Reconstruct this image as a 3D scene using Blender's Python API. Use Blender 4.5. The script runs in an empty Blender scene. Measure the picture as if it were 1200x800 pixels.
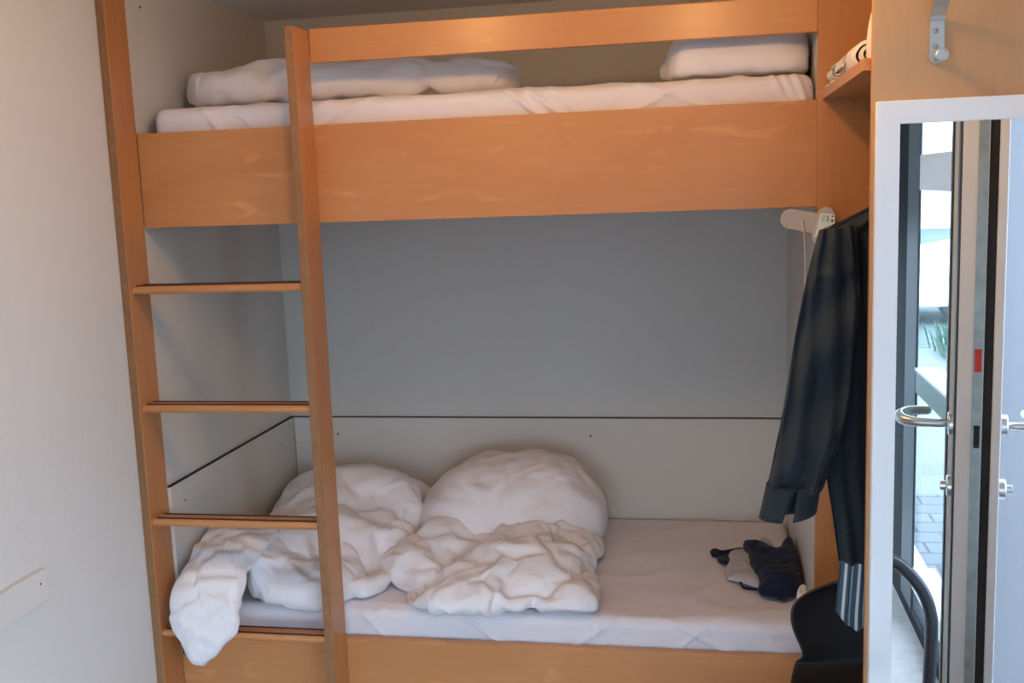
import bpy, bmesh, math, random
from mathutils import Vector, Matrix, noise
sc = bpy.context.scene
COL = sc.collection
PI = math.pi

# ------------------------------------------------------------------ camera
CAM = Vector((1.7418, -3.0329, 1.8099))
FPX, YAW, PITCH, ROLL = 1215.57, 0.1872, -0.1463, -0.0372
def cam_axes():
    f = Vector((-math.sin(YAW)*math.cos(PITCH), math.cos(YAW)*math.cos(PITCH), math.sin(PITCH)))
    r = Vector((math.cos(YAW), math.sin(YAW), 0)); u = r.cross(f)
    c, s = math.cos(ROLL), math.sin(ROLL)
    return c*r+s*u, -s*r+c*u, f
CR, CU, CF = cam_axes()
cd = bpy.data.cameras.new('camera'); cam = bpy.data.objects.new('camera', cd); COL.objects.link(cam)
cd.sensor_width = 36; cd.lens = FPX/1200*36; cd.clip_start = .02; cd.clip_end = 300
M = Matrix((CR, CU, -CF)).transposed().to_4x4(); M.translation = CAM
cam.matrix_world = M
sc.camera = cam

def at(u, v, axis, val):
    """the point where the sight line through photo pixel (u, v) meets a plane"""
    d = CF + CR*(u-600)/FPX - CU*(v-400)/FPX
    i = 'xyz'.index(axis)
    return CAM + d*((val-CAM[i])/d[i])

# ------------------------------------------------------------------ exposure, world, lights
sc.view_settings.view_transform = 'Standard'; sc.view_settings.look = 'None'
sc.view_settings.exposure = -0.5; sc.view_settings.gamma = 1; sc.view_settings.use_curve_mapping = False
SKY_STRENGTH = 18.0
LAMP_POWER = 16.0
LAMP_COLOR = (1.0, .56, .22)
w = bpy.data.worlds.new('world'); sc.world = w; w.use_nodes = True
nt = w.node_tree; nt.nodes.clear()
o_ = nt.nodes.new('ShaderNodeOutputWorld'); bg = nt.nodes.new('ShaderNodeBackground')
tc = nt.nodes.new('ShaderNodeTexCoord'); sp = nt.nodes.new('ShaderNodeSeparateXYZ'); rp = nt.nodes.new('ShaderNodeValToRGB')
nt.links.new(tc.outputs['Generated'], sp.inputs[0]); nt.links.new(sp.outputs['Z'], rp.inputs[0])
rp.color_ramp.elements[0].position = .0; rp.color_ramp.elements[0].color = (.66, .79, 1, 1)
rp.color_ramp.elements[1].position = .6; rp.color_ramp.elements[1].color = (.60, .73, 1, 1)
nt.links.new(rp.outputs[0], bg.inputs[0]); bg.inputs[1].default_value = SKY_STRENGTH
nt.links.new(bg.outputs[0], o_.inputs[0])

def area_portal(name, loc, rot, sx, sy):
    ld = bpy.data.lights.new(name, 'AREA'); ld.shape = 'RECTANGLE'; ld.size = sx; ld.size_y = sy
    ld.cycles.is_portal = True
    o = bpy.data.objects.new(name, ld); COL.objects.link(o); o.location = loc; o.rotation_euler = rot
    return o
area_portal('window_portal', (2.77, -2.86, 1.1), (0, PI/2, 0), 2.2, 3.2)
area_portal('window_portal', (1.55, -4.74, .85), (PI/2, 0, 0), 1.95, 1.6)

# ------------------------------------------------------------------ helpers
def tag(o, label=None, cat=None, group=None, kind=None):
    if label: o['label'] = label
    if cat: o['category'] = cat
    if group: o['group'] = group
    if kind: o['kind'] = kind
    return o
def thing(name, label, cat, loc=(0, 0, 0), group=None):
    o = bpy.data.objects.new(name, None); COL.objects.link(o); o.location = loc; o.empty_display_size = .05
    return tag(o, label, cat, group)

class MB:
    """collects shapes in world coordinates, links them as one mesh object"""
    def __init__(s): s.bm = bmesh.new(); s.mi = 0
    def _m(s, faces):
        for f in faces: f.material_index = s.mi
    def box(s, x0, x1, y0, y1, z0, z1):
        v = [s.bm.verts.new(p) for p in ((x0,y0,z0),(x1,y0,z0),(x1,y1,z0),(x0,y1,z0),(x0,y0,z1),(x1,y0,z1),(x1,y1,z1),(x0,y1,z1))]
        s._m([s.bm.faces.new([v[i] for i in q]) for q in ((3,2,1,0),(4,5,6,7),(0,1,5,4),(1,2,6,5),(2,3,7,6),(3,0,4,7))]); return s
    def prism(s, pts, d):
        """closed polygon of 3-D points swept by the vector d"""
        a = [s.bm.verts.new(p) for p in pts]; b = [s.bm.verts.new(Vector(p)+Vector(d)) for p in pts]; n = len(pts)
        fs = [s.bm.faces.new(a[::-1]), s.bm.faces.new(b)]
        for i in range(n): fs.append(s.bm.faces.new((a[i], a[(i+1)%n], b[(i+1)%n], b[i])))
        s._m(fs); return s
    def tube(s, pts, r, n=12, cap=True, flat=1.0):
        pts = [Vector(p) for p in pts]; rings = []
        rr = r if isinstance(r, (list, tuple)) else [r]*len(pts)
        up = None
        for i, p in enumerate(pts):
            t = (pts[min(i+1, len(pts)-1)]-pts[max(i-1, 0)]).normalized()
            if up is None: up = Vector((0,0,1)) if abs(t.z) < .9 else Vector((1,0,0))
            a = t.cross(up).normalized(); b = a.cross(t).normalized(); up = b
            rings.append([s.bm.verts.new(p+(a*math.cos(2*PI*k/n)+b*math.sin(2*PI*k/n)*flat)*rr[i]) for k in range(n)])
        fs = []
        for i in range(len(rings)-1):
            for k in range(n): fs.append(s.bm.faces.new((rings[i][k], rings[i][(k+1)%n], rings[i+1][(k+1)%n], rings[i+1][k])))
        if cap: fs.append(s.bm.faces.new(rings[0][::-1])); fs.append(s.bm.faces.new(rings[-1]))
        s._m(fs); return s
    def cyl(s, p, q, r, n=24): return s.tube([p, q], r, n)
    def grid(s, rows, closed=False):
        vs = [[s.bm.verts.new(p) for p in r] for r in rows]
        fs = []
        for i in range(len(vs)-1):
            m = len(vs[i])
            for j in range(m if closed else m-1):
                fs.append(s.bm.faces.new((vs[i][j], vs[i][(j+1)%m], vs[i+1][(j+1)%m], vs[i+1][j])))
        s._m(fs); return s
    def mesh(s, pts, faces):
        vs = [s.bm.verts.new(p) for p in pts]
        s._m([s.bm.faces.new([vs[i] for i in f]) for f in faces]); return s
    def build(s, name, mat, parent=None, bevel=0, smooth=False, sub=0, kind=None, seg=2):
        bmesh.ops.recalc_face_normals(s.bm, faces=s.bm.faces)
        me = bpy.data.meshes.new(name)
        if parent is not None and parent.type == 'EMPTY' or parent is not None:
            off = parent['_org'] if '_org' in parent else parent.matrix_world.translation
        org = Vector((0,0,0))
        if parent is None:                       # origin at the base centre
            xs = [v.co for v in s.bm.verts]
            org = Vector(((min(p.x for p in xs)+max(p.x for p in xs))/2, (min(p.y for p in xs)+max(p.y for p in xs))/2, min(p.z for p in xs)))
        else:
            q = parent
            while q is not None: org = org + Vector(q.location); q = q.parent
        bmesh.ops.translate(s.bm, verts=s.bm.verts, vec=-org)
        s.bm.to_mesh(me); s.bm.free()
        for m in (mat if isinstance(mat, (list, tuple)) else [mat]): me.materials.append(m)
        o = bpy.data.objects.new(name, me); COL.objects.link(o)
        if parent is None: o.location = org
        else: o.parent = parent
        if smooth:
            for p in me.polygons: p.use_smooth = True
        if bevel:
            b = o.modifiers.new('bevel', 'BEVEL'); b.width = bevel; b.segments = seg; b.limit_method = 'ANGLE'; b.angle_limit = .6
            b.harden_normals = False
        if sub:
            u = o.modifiers.new('sub', 'SUBSURF'); u.levels = sub; u.render_levels = sub
        if kind: o['kind'] = kind
        return o

# ------------------------------------------------------------------ materials
def new_mat(name):
    m = bpy.data.materials.new(name); m.use_nodes = True
    n = m.node_tree.nodes; b = n['Principled BSDF']
    return m, m.node_tree, b
def setp(b, **k):
    for a, v in k.items():
        a = {'spec': 'Specular IOR Level', 'coat': 'Coat Weight', 'coatr': 'Coat Roughness', 'sheen': 'Sheen Weight', 'rough': 'Roughness', 'metal': 'Metallic', 'color': 'Base Color'}[a]
        b.inputs[a].default_value = (*v, 1) if isinstance(v, tuple) and len(v) == 3 else v
def plain(name, color, rough=.5, metal=0, bump=0, bscale=200, spec=.5, var=0, vscale=3, coat=0, sheen=0, detail=3):
    m, t, b = new_mat(name); setp(b, color=color, rough=rough, metal=metal, spec=spec, coat=coat, sheen=sheen)
    tcn = t.nodes.new('ShaderNodeTexCoord')
    if bump:
        nz = t.nodes.new('ShaderNodeTexNoise'); nz.inputs['Scale'].default_value = bscale; nz.inputs['Detail'].default_value = detail
        t.links.new(tcn.outputs['Object'], nz.inputs['Vector'])
        bp = t.nodes.new('ShaderNodeBump'); bp.inputs['Strength'].default_value = bump; bp.inputs['Distance'].default_value = .002
        t.links.new(nz.outputs['Fac'], bp.inputs['Height']); t.links.new(bp.outputs[0], b.inputs['Normal'])
    if var:
        nz = t.nodes.new('ShaderNodeTexNoise'); nz.inputs['Scale'].default_value = vscale; nz.inputs['Detail'].default_value = 4
        t.links.new(tcn.outputs['Object'], nz.inputs['Vector'])
        r = t.nodes.new('ShaderNodeValToRGB'); r.color_ramp.elements[0].position = .3; r.color_ramp.elements[1].position = .7
        r.color_ramp.elements[0].color = (*[c*(1-var) for c in color], 1); r.color_ramp.elements[1].color = (*[min(1, c*(1+var)) for c in color], 1)
        t.links.new(nz.outputs['Fac'], r.inputs[0]); t.links.new(r.outputs[0], b.inputs['Base Color'])
    return m
def wood(name, c0, c1, axis='x', streak=True, rough=.38, scale=1.0):
    """varnished maple: grain stretched along one axis, faint pale flame streaks"""
    m, t, b = new_mat(name); setp(b, rough=rough, spec=.45, coat=.25, coatr=.28)
    tcn = t.nodes.new('ShaderNodeTexCoord')
    def nz(sc3, s, d, dist=0):
        mp = t.nodes.new('ShaderNodeMapping'); mp.inputs['Scale'].default_value = sc3
        t.links.new(tcn.outputs['Object'], mp.inputs[0])
        n = t.nodes.new('ShaderNodeTexNoise'); n.inputs['Scale'].default_value = s*scale; n.inputs['Detail'].default_value = d; n.inputs['Distortion'].default_value = dist
        t.links.new(mp.outputs[0], n.inputs['Vector']); return n
    st = {'x': (.12, 1, 1), 'y': (1, .12, 1), 'z': (1, 1, .12)}[axis]
    st2 = {'x': (.25, 1, 1), 'y': (1, .25, 1), 'z': (1, 1, .25)}[axis]
    g = nz(st, 60, 5, .3); big = nz(st2, 5, 4, .8); fl = nz(st2, 16, 3, 1.2)
    r = t.nodes.new('ShaderNodeValToRGB'); r.color_ramp.elements[0].position = .25; r.color_ramp.elements[1].position = .75
    r.color_ramp.elements[0].color = (*c0, 1); r.color_ramp.elements[1].color = (*c1, 1)
    mx = t.nodes.new('ShaderNodeMix'); mx.data_type = 'FLOAT'; mx.inputs[0].default_value = .65
    t.links.new(g.outputs['Fac'], mx.inputs[2]); t.links.new(big.outputs['Fac'], mx.inputs[3]); t.links.new(mx.outputs[0], r.inputs[0])
    out = r.outputs[0]
    if streak:
        r2 = t.nodes.new('ShaderNodeValToRGB'); r2.color_ramp.elements[0].position = .62; r2.color_ramp.elements[1].position = .72
        t.links.new(fl.outputs['Fac'], r2.inputs[0])
        m2 = t.nodes.new('ShaderNodeMix'); m2.data_type = 'RGBA'
        ml = t.nodes.new('ShaderNodeMath'); ml.operation = 'MULTIPLY'; ml.inputs[1].default_value = .32
        t.links.new(r2.outputs[0], ml.inputs[0]); t.links.new(ml.outputs[0], m2.inputs[0])
        t.links.new(out, m2.inputs[6]); m2.inputs[7].default_value = (*[min(1, c*1.35+.04) for c in c1], 1)
        out = m2.outputs[2]
    t.links.new(out, b.inputs['Base Color'])
    bp = t.nodes.new('ShaderNodeBump'); bp.inputs['Strength'].default_value = .05; bp.inputs['Distance'].default_value = .001
    t.links.new(g.outputs['Fac'], bp.inputs['Height']); t.links.new(bp.outputs[0], b.inputs['Normal'])
    return m
def ply_edge(name, axis='x', scale=1.0):
    """plywood edge: thin plies of alternating tone across the board's thickness"""
    m, t, b = new_mat(name); setp(b, rough=.5, spec=.35)
    tcn = t.nodes.new('ShaderNodeTexCoord'); sx = t.nodes.new('ShaderNodeSeparateXYZ'); t.links.new(tcn.outputs['Object'], sx.inputs[0])
    a = t.nodes.new('ShaderNodeMath'); a.operation = 'MULTIPLY'; a.inputs[1].default_value = 2*PI/.0055
    t.links.new(sx.outputs[axis.upper()], a.inputs[0])
    s = t.nodes.new('ShaderNodeMath'); s.operation = 'SINE'; t.links.new(a.outputs[0], s.inputs[0])
    n = t.nodes.new('ShaderNodeTexNoise'); n.inputs['Scale'].default_value = 40; n.inputs['Detail'].default_value = 3
    t.links.new(tcn.outputs['Object'], n.inputs['Vector'])
    ad = t.nodes.new('ShaderNodeMath'); ad.operation = 'MULTIPLY_ADD'; ad.inputs[1].default_value = .5; t.links.new(s.outputs[0], ad.inputs[0]); t.links.new(n.outputs['Fac'], ad.inputs[2])
    r = t.nodes.new('ShaderNodeValToRGB'); r.color_ramp.elements[0].position = .2; r.color_ramp.elements[1].position = .8
    r.color_ramp.elements[0].color = (.19, .085, .035, 1); r.color_ramp.elements[1].color = (.38, .19, .085, 1)
    t.links.new(ad.outputs[0], r.inputs[0]); t.links.new(r.outputs[0], b.inputs['Base Color'])
    return m
WOOD_X = wood('maple_along', (.48, .188, .060), (.60, .275, .100), 'x')
WOOD_Z = wood('maple_upright', (.45, .170, .052), (.57, .25, .088), 'z', streak=False)
WOOD_P = wood('maple_side_panel', (.49, .275, .125), (.58, .345, .165), 'z', streak=False)
PLY_X = ply_edge('plywood_edge_x', 'x'); PLY_Y = ply_edge('plywood_edge_y', 'y')
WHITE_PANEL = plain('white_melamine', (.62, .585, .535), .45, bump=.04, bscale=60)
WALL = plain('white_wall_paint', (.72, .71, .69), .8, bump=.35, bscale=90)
CEIL = plain('white_ceiling_paint', (.88, .86, .82), .8, bump=.1, bscale=80)
FLOOR = plain('grey_linoleum', (.46, .45, .43), .5, var=.1, vscale=20)
BLACK = plain('black_rubber', (.012, .012, .014), .7)
SEAM = plain('dark_joint', (.02, .02, .02), .8)
def crease(name, color, rough=.85, amp=.3, scale=18, fine=True):
    """woven cloth: fine weave plus soft crumple lines as real relief of the surface"""
    m, t, b = new_mat(name); setp(b, color=color, rough=rough, spec=.2, sheen=.1)
    tcn = t.nodes.new('ShaderNodeTexCoord'); nz = t.nodes.new('ShaderNodeTexNoise'); nz.inputs['Scale'].default_value = scale; nz.inputs['Detail'].default_value = 3; nz.inputs['Distortion'].default_value = 1.2
    t.links.new(tcn.outputs['Object'], nz.inputs['Vector'])
    a = t.nodes.new('ShaderNodeMath'); a.operation = 'SUBTRACT'; a.inputs[1].default_value = .5; t.links.new(nz.outputs['Fac'], a.inputs[0])
    c = t.nodes.new('ShaderNodeMath'); c.operation = 'ABSOLUTE'; t.links.new(a.outputs[0], c.inputs[0])
    d = t.nodes.new('ShaderNodeMath'); d.operation = 'POWER'; d.inputs[1].default_value = .6; t.links.new(c.outputs[0], d.inputs[0])
    bp = t.nodes.new('ShaderNodeBump'); bp.inputs['Strength'].default_value = amp; bp.inputs['Distance'].default_value = .006
    t.links.new(d.outputs[0], bp.inputs['Height']); t.links.new(bp.outputs[0], b.inputs['Normal']); return m
SHEET = crease('white_cotton_sheet', (.76, .72, .76), .85, .22, 7)
COTTON = crease('white_cotton_cover', (.82, .79, .81), .85, .35, 9)
CHROME = plain('brushed_steel', (.62, .63, .64), .28, metal=1, bump=.05, bscale=200)
ALU = plain('satin_aluminium', (.55, .57, .58), .42, metal=.9)
ZINC = plain('galvanised_strip', (.36, .42, .42), .45, metal=.6, var=.15, vscale=30)
WFRAME = plain('white_lacquer', (.90, .92, .94), .35)
DOORW = plain('pale_grey_door_lacquer', (.74, .75, .76), .4)
DARKF = plain('anthracite_frame', (.014, .014, .018), .7, spec=.1)
GREYF = plain('grey_frame', (.07, .085, .10), .5, spec=.3)
GREENF = plain('green_grey_frame', (.10, .17, .13), .4)
RED = plain('red_plastic', (.55, .03, .02), .4)
def glass_mat():
    m = bpy.data.materials.new('window_glass'); m.use_nodes = True; t = m.node_tree; t.nodes.clear()
    o = t.nodes.new('ShaderNodeOutputMaterial'); tr = t.nodes.new('ShaderNodeBsdfTransparent'); gl = t.nodes.new('ShaderNodeBsdfGlossy'); mx = t.nodes.new('ShaderNodeMixShader')
    tr.inputs[0].default_value = (.93, .97, .96, 1); gl.inputs['Roughness'].default_value = .01
    fr = t.nodes.new('ShaderNodeLayerWeight'); fr.inputs[0].default_value = .5; pw = t.nodes.new('ShaderNodeMath'); pw.operation = 'POWER'; pw.inputs[1].default_value = 5
    ma = t.nodes.new('ShaderNodeMath'); ma.operation = 'MULTIPLY_ADD'; ma.inputs[1].default_value = .15; ma.inputs[2].default_value = .02
    t.links.new(fr.outputs['Facing'], pw.inputs[0]); t.links.new(pw.outputs[0], ma.inputs[0]); t.links.new(ma.outputs[0], mx.inputs[0]); t.links.new(tr.outputs[0], mx.inputs[1]); t.links.new(gl.outputs[0], mx.inputs[2]); t.links.new(mx.outputs[0], o.inputs[0])
    return m
GLASS = glass_mat()
m_, t_, MIRB = new_mat('mirror_silver'); setp(MIRB, color=(.93, .96, .96), rough=.0, metal=1.0); MIRROR = m_
# ------------------------------------------------------------------ the room
XR, YB, ZC = 2.62, -4.60, 2.515         # right wall, rear wall, ceiling
L, ND = 2.05, 1.06                      # bunk length, niche depth
LW = -.030                              # face of the left wall
MB().box(-.25, XR+.12, YB-.12, ND+.1, -.10, 0).build('floor', FLOOR, kind='structure')
MB().box(-.25, XR+.12, YB-.12, ND+.1, ZC, ZC+.1).build('ceiling', CEIL, kind='structure')
MB().box(LW-.15, LW, YB-.12, ND+.1, 0, ZC).build('wall_left', WALL, kind='structure')
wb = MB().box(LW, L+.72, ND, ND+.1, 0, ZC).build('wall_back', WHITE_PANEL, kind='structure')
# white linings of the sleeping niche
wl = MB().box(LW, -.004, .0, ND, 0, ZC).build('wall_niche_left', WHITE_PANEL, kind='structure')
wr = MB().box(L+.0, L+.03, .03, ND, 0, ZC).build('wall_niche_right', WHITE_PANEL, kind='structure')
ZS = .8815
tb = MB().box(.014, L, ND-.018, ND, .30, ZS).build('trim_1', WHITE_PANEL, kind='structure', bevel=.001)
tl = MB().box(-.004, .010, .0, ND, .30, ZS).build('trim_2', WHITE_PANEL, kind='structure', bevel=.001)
MB().box(.0, L, ND-.012, ND-.001, ZS-.0005, ZS+.003).build('joint', SEAM, tb)
MB().box(-.004, .0085, .0, ND-.012, ZS-.0005, ZS+.003).build('joint', SEAM, tl)
def screw(parent, p, n, r=.0042):
    p = Vector(p); n = Vector(n)
    MB().tube([p-n*.001, p+n*.0008, p+n*.0012], [r, r, r*.6], 10).build('screw', SEAM, parent, smooth=False)
for u, v in ((396, 508), (692, 510.5)): screw(tb, at(u, v, 'y', ND-.018), (0, -1, 0))
for u, v in ((328, 520), (217, 586)): screw(tl, at(u, v, 'x', .010), (1, 0, 0), .0038)
for u, v in ((164, 8.4), (290, 44)): screw(wl, at(u, v, 'x', -.004), (1, 0, 0), .0045)

# rear wall with a window added for daylight, right wall with the glazed front
RW0, RW1 = .6, 2.5
b = MB(); b.box(LW, RW0, YB-.12, YB, 0, ZC).box(RW1, XR+.12, YB-.12, YB, 0, ZC).box(RW0, RW1, YB-.12, YB, 1.6, ZC).box(RW0, RW1, YB-.12, YB, 0, .10)
b.build('wall_rear', WALL, kind='structure')
GY0, GY1 = -4.45, -2.04                 # glazed opening in the right wall
b = MB(); b.box(XR, XR+.12, -1.27, ND+.1, 0, ZC).box(XR, XR+.12, GY1, -1.27, 2.22, ZC).box(XR, XR+.12, YB, GY0, 0, ZC).box(XR, XR+.12, GY0, GY1, 2.22, ZC)
b.build('wall_right', WALL, kind='structure')

def frame_yz(mb, x0, x1, y0, y1, z0, z1, wd):
    mb.box(x0, x1, y0, y0+wd, z0, z1).box(x0, x1, y1-wd, y1, z0, z1).box(x0, x1, y0+wd, y1-wd, z0, z0+wd).box(x0, x1, y0+wd, y1-wd, z1-wd, z1)
XG = 2.55
w1 = MB(); frame_yz(w1, XG, XR+.02, GY0, GY1, 0, 2.22, .05); w1 = w1.build('window_1', DARKF, kind='structure', bevel=.003)
MB().box(XG-.001, XG+.009, -3.303, -3.01, .05, 2.17).build('mullion', DARKF, w1, bevel=.003)
MB().box(XG-.001, XG+.009, -3.008, -2.782, .05, 2.17).build('mullion', GREYF, w1, bevel=.003)
for z0, z1, mt in ((1.745, 1.88, WFRAME), (.955, 1.045, GREENF), (.15, .235, WFRAME)):
    MB().box(XG, XR+.02, -2.782, GY1-.05, z0, z1).build('transom', mt, w1, bevel=.004)
    MB().box(XG, XR+.02, GY0+.05, -3.303, z0, z1).build('transom', mt, w1, bevel=.004)
MB().box(XG-.004, XR+.02, -2.782, GY1-.05, 1.045, 1.056).build('sill_strip', ALU, w1, bevel=.001)
MB().box(XG+.010, XG+.015, GY0+.05, GY1-.05, .05, 2.17).build('pane', GLASS, w1)
w2 = MB()
w2.box(RW0, RW0+.06, YB-.09, YB-.03, .10, 1.6).box(RW1-.06, RW1, YB-.09, YB-.03, .10, 1.6).box(RW0, RW1, YB-.09, YB-.03, .10, .16).box(RW0, RW1, YB-.09, YB-.03, 1.54, 1.6)
w2 = w2.build('added_window', DARKF, kind='structure', bevel=.003)  # unseen rear window, added and kept low to bring frontal daylight
MB().box(RW0+.05, RW1-.05, YB-.063, YB-.057, .15, 1.55).build('pane', GLASS, w2)

# door leaf swung open beside the right wall, seen in the mirror
P0, P1 = Vector((2.379, -1.35, 0)), Vector((2.500, -2.00, 0))        # room-side face
dd = (P1-P0).normalized(); nn = Vector((-dd.y, dd.x, 0)) if False else Vector((-dd.y, dd.x, 0))
if nn.x < 0: nn = -nn
def leafbox(mb, s0, s1, t0, t1, z0, z1):
    q = [P0+dd*s0+nn*t0, P0+dd*s1+nn*t0, P0+dd*s1+nn*t1, P0+dd*s0+nn*t1]
    mb.prism([(p.x, p.y, z0) for p in q], (0, 0, z1-z0)); return mb
ZD = 2.12
dm = MB(); leafbox(dm, 0, .10, 0, .062, .01, ZD); leafbox(dm, .56, .66, 0, .062, .01, ZD); leafbox(dm, .10, .56, 0, .062, .01, .14); leafbox(dm, .10, .56, 0, .062, ZD-.10, ZD)
door = dm.build('door_1', DOORW, kind='structure', bevel=.003)
leafbox(MB(), .10, .56, .028, .034, .14, ZD-.10).build('pane', GLASS, door)
for e0, e1 in ((.004, .10), (.56, .66)): leafbox(MB(), e0, e1, -.006, 0, .01, ZD).build('edge_profile', GREYF, door, bevel=.001)
leafbox(MB(), -.0025, .0, .036, .060, .02, ZD-.02).build('lock_strip', ZINC, door)
leafbox(MB(), .006, .10, .062, .084, .01, ZD).build('seal', BLACK, door)
leafbox(MB(), .0, .66, .084, .107, .01, ZD).build('rebate', DOORW, door, bevel=.003)
leafbox(MB(), -.004, -.0024, .040, .056, 1.30, 1.36).build('latch_tab', RED, door)
leafbox(MB(), -.0035, -.002, .042, .056, 1.10, 1.16).build('latch_hole', SEAM, door)
def lever(side):
    s = -1 if side == 'in' else 1
    base = P0+dd*.045+nn*(0 if s < 0 else .107)+Vector((0, 0, 1.152))
    o = nn*s
    m = MB(); m.tube([base, base+o*.016, base+o*.019], [.031, .031, .027], 24)
    m.build('rose', CHROME, door, smooth=False, bevel=.001)
    m = MB(); k = base+o*.01
    q_ = 1 if s < 0 else .86; pts = [k, k+o*.05, k+o*.095, k+o*.118+dd*.006+Vector((0,0,.003)), k+o*.130+dd*.02+Vector((0,0,.008)), k+o*.128+dd*.05+Vector((0,0,.012)), k+o*.108+dd*.085+Vector((0,0,.012)), k+o*.07+dd*.10+Vector((0,0,.012)), k+o*.045+dd*.10+Vector((0,0,.012))]
    m.tube(pts, [.012, .012, .0135, .015, .0155, .0145, .0135, .013, .012], 16)
    m.build('lever_handle', CHROME, door, smooth=True, sub=1)
    b2 = base-Vector((0, 0, .17)); m = MB(); m.tube([b2, b2+o*.016, b2+o*.019], [.029, .029, .025], 24); m.build('rose', CHROME, door, bevel=.001)
    m = MB(); m.tube([b2+o*.019, b2+o*.034], .013, 18); m.build('lock_cylinder', CHROME, door, bevel=.001)
lever('in'); lever('out')

# ceiling lamp out of the frame, and an added second one warming the niche
m_, t_, b_ = new_mat('lamp_diffuser'); setp(b_, color=(.9, .85, .75), rough=.4); b_.inputs['Emission Color'].default_value = (*LAMP_COLOR, 1); b_.inputs['Emission Strength'].default_value = 6
for lx, ly, pw_, lb in ((1.72, -.92, LAMP_POWER, 'round warm ceiling lamp nearer the wardrobe'), (.95, -.80, LAMP_POWER*.7, 'added round warm fill lamp nearer the ladder')):
    lamp = thing('ceiling_lamp', lb, 'ceiling lamp', (lx, ly, ZC), 'ceiling lamps in front of the bunks')
    m = MB(); m.tube([(lx, ly, ZC), (lx, ly, ZC-.03)], .13, 48); m.build('base', WFRAME, lamp, bevel=.004)
    m = MB(); m.tube([(lx, ly, ZC-.03), (lx, ly, ZC-.050), (lx, ly, ZC-.070), (lx, ly, ZC-.080)], [.125, .12, .10, .05], 48); m.build('diffuser', m_, lamp, smooth=True)
    ld = bpy.data.lights.new('lamp_light', 'POINT'); ld.energy = pw_; ld.color = LAMP_COLOR; ld.shadow_soft_size = .03
    lo = bpy.data.objects.new('lamp_light', ld); COL.objects.link(lo); lo.location = (lx, ly, ZC-.125)

# white board screwed to the left wall
p = at(57, 686, 'x', LW+.02); zt = at(50, 668, 'x', LW+.02).z; zb = at(57, 703, 'x', LW+.02).z
wbm = MB().box(LW, LW+.02, -1.9, p.y, zb, zt).build('wall_board', plain('cream_lacquer', (.74, .72, .69), .45), bevel=.003)
tag(wbm, 'white painted bumper board screwed low on the left wall', 'wall board')
q = at(47.5, 684, 'x', LW+.02); screw(wbm, (LW+.02, q.y, q.z), (1, 0, 0), .003)

# ------------------------------------------------------------------ the outside, seen through the glass in the mirror
def paver_mat():
    m, t, b = new_mat('grey_pavers'); setp(b, rough=.8)
    tcn = t.nodes.new('ShaderNodeTexCoord'); br = t.nodes.new('ShaderNodeTexBrick'); t.links.new(tcn.outputs['Object'], br.inputs['Vector'])
    br.inputs['Scale'].default_value = 1.0; br.inputs['Brick Width'].default_value = .24; br.inputs['Row Height'].default_value = .16; br.inputs['Mortar Size'].default_value = .008
    br.inputs['Color1'].default_value = (.055, .064, .075, 1); br.inputs['Color2'].default_value = (.08, .09, .10, 1); br.inputs['Mortar'].default_value = (.012, .014, .016, 1)
    t.links.new(br.outputs['Color'], b.inputs['Base Color']); return m
MB().box(-3, 12, -4.75, 3, -.18, -.13).box(XR+.13, 12, -4.75, 3, -.11, -.05).build('ground_pavers', paver_mat(), kind='structure')
MB().box(-10, 22, -10.2, -4.75, -.18, -.055).build('ground_asphalt', plain('wet_asphalt', (.045, .055, .062), .6, var=.35, vscale=40), kind='structure')
g = MB().box(-10, 22, -36, -10.2, -.18, -.06).build('ground_gravel', plain('dark_gravel', (.05, .07, .07), .9, var=.4, vscale=12), kind='structure')
MB().box(XR, 4.6, -2.09, -2.03, -.1, 2.215).build('wall_outer', plain('wing_render', (.10, .105, .108), .6), kind='structure')
MB().box(-12, 26, -36.5, -36, -.2, 4.0).build('wall_far', plain('pale_render', (.8, .8, .8), .9), kind='structure')
MB().box(-12, 26, -24.3, -24, -.1, .13).build('wall_low', plain('tan_render', (.42, .27, .12), .9, var=.1), kind='structure')
# tufts of grass at the edge of the yard
random.seed(5); gm = MB()
for i in range(420):
    x = random.uniform(4.1, 5.6); y = random.uniform(-10.3, -9.3); h = random.uniform(.12, .34); a = random.uniform(0, 6.28); lx, ly = math.cos(a)*.09, math.sin(a)*.09
    gm.mesh([(x, y, -.07), (x+.012, y+.004, -.07), (x+lx*.5+.006, y+ly*.5, -.06+h*.7), (x+lx, y+ly, -.06+h)], [(0, 1, 2), (0, 2, 3)])
tag(gm.build('grass', plain('grass_green', (.03, .08, .04), .7, var=.3)), 'green grass at the yard edge seen in the mirror', 'grass', kind='stuff')
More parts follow.
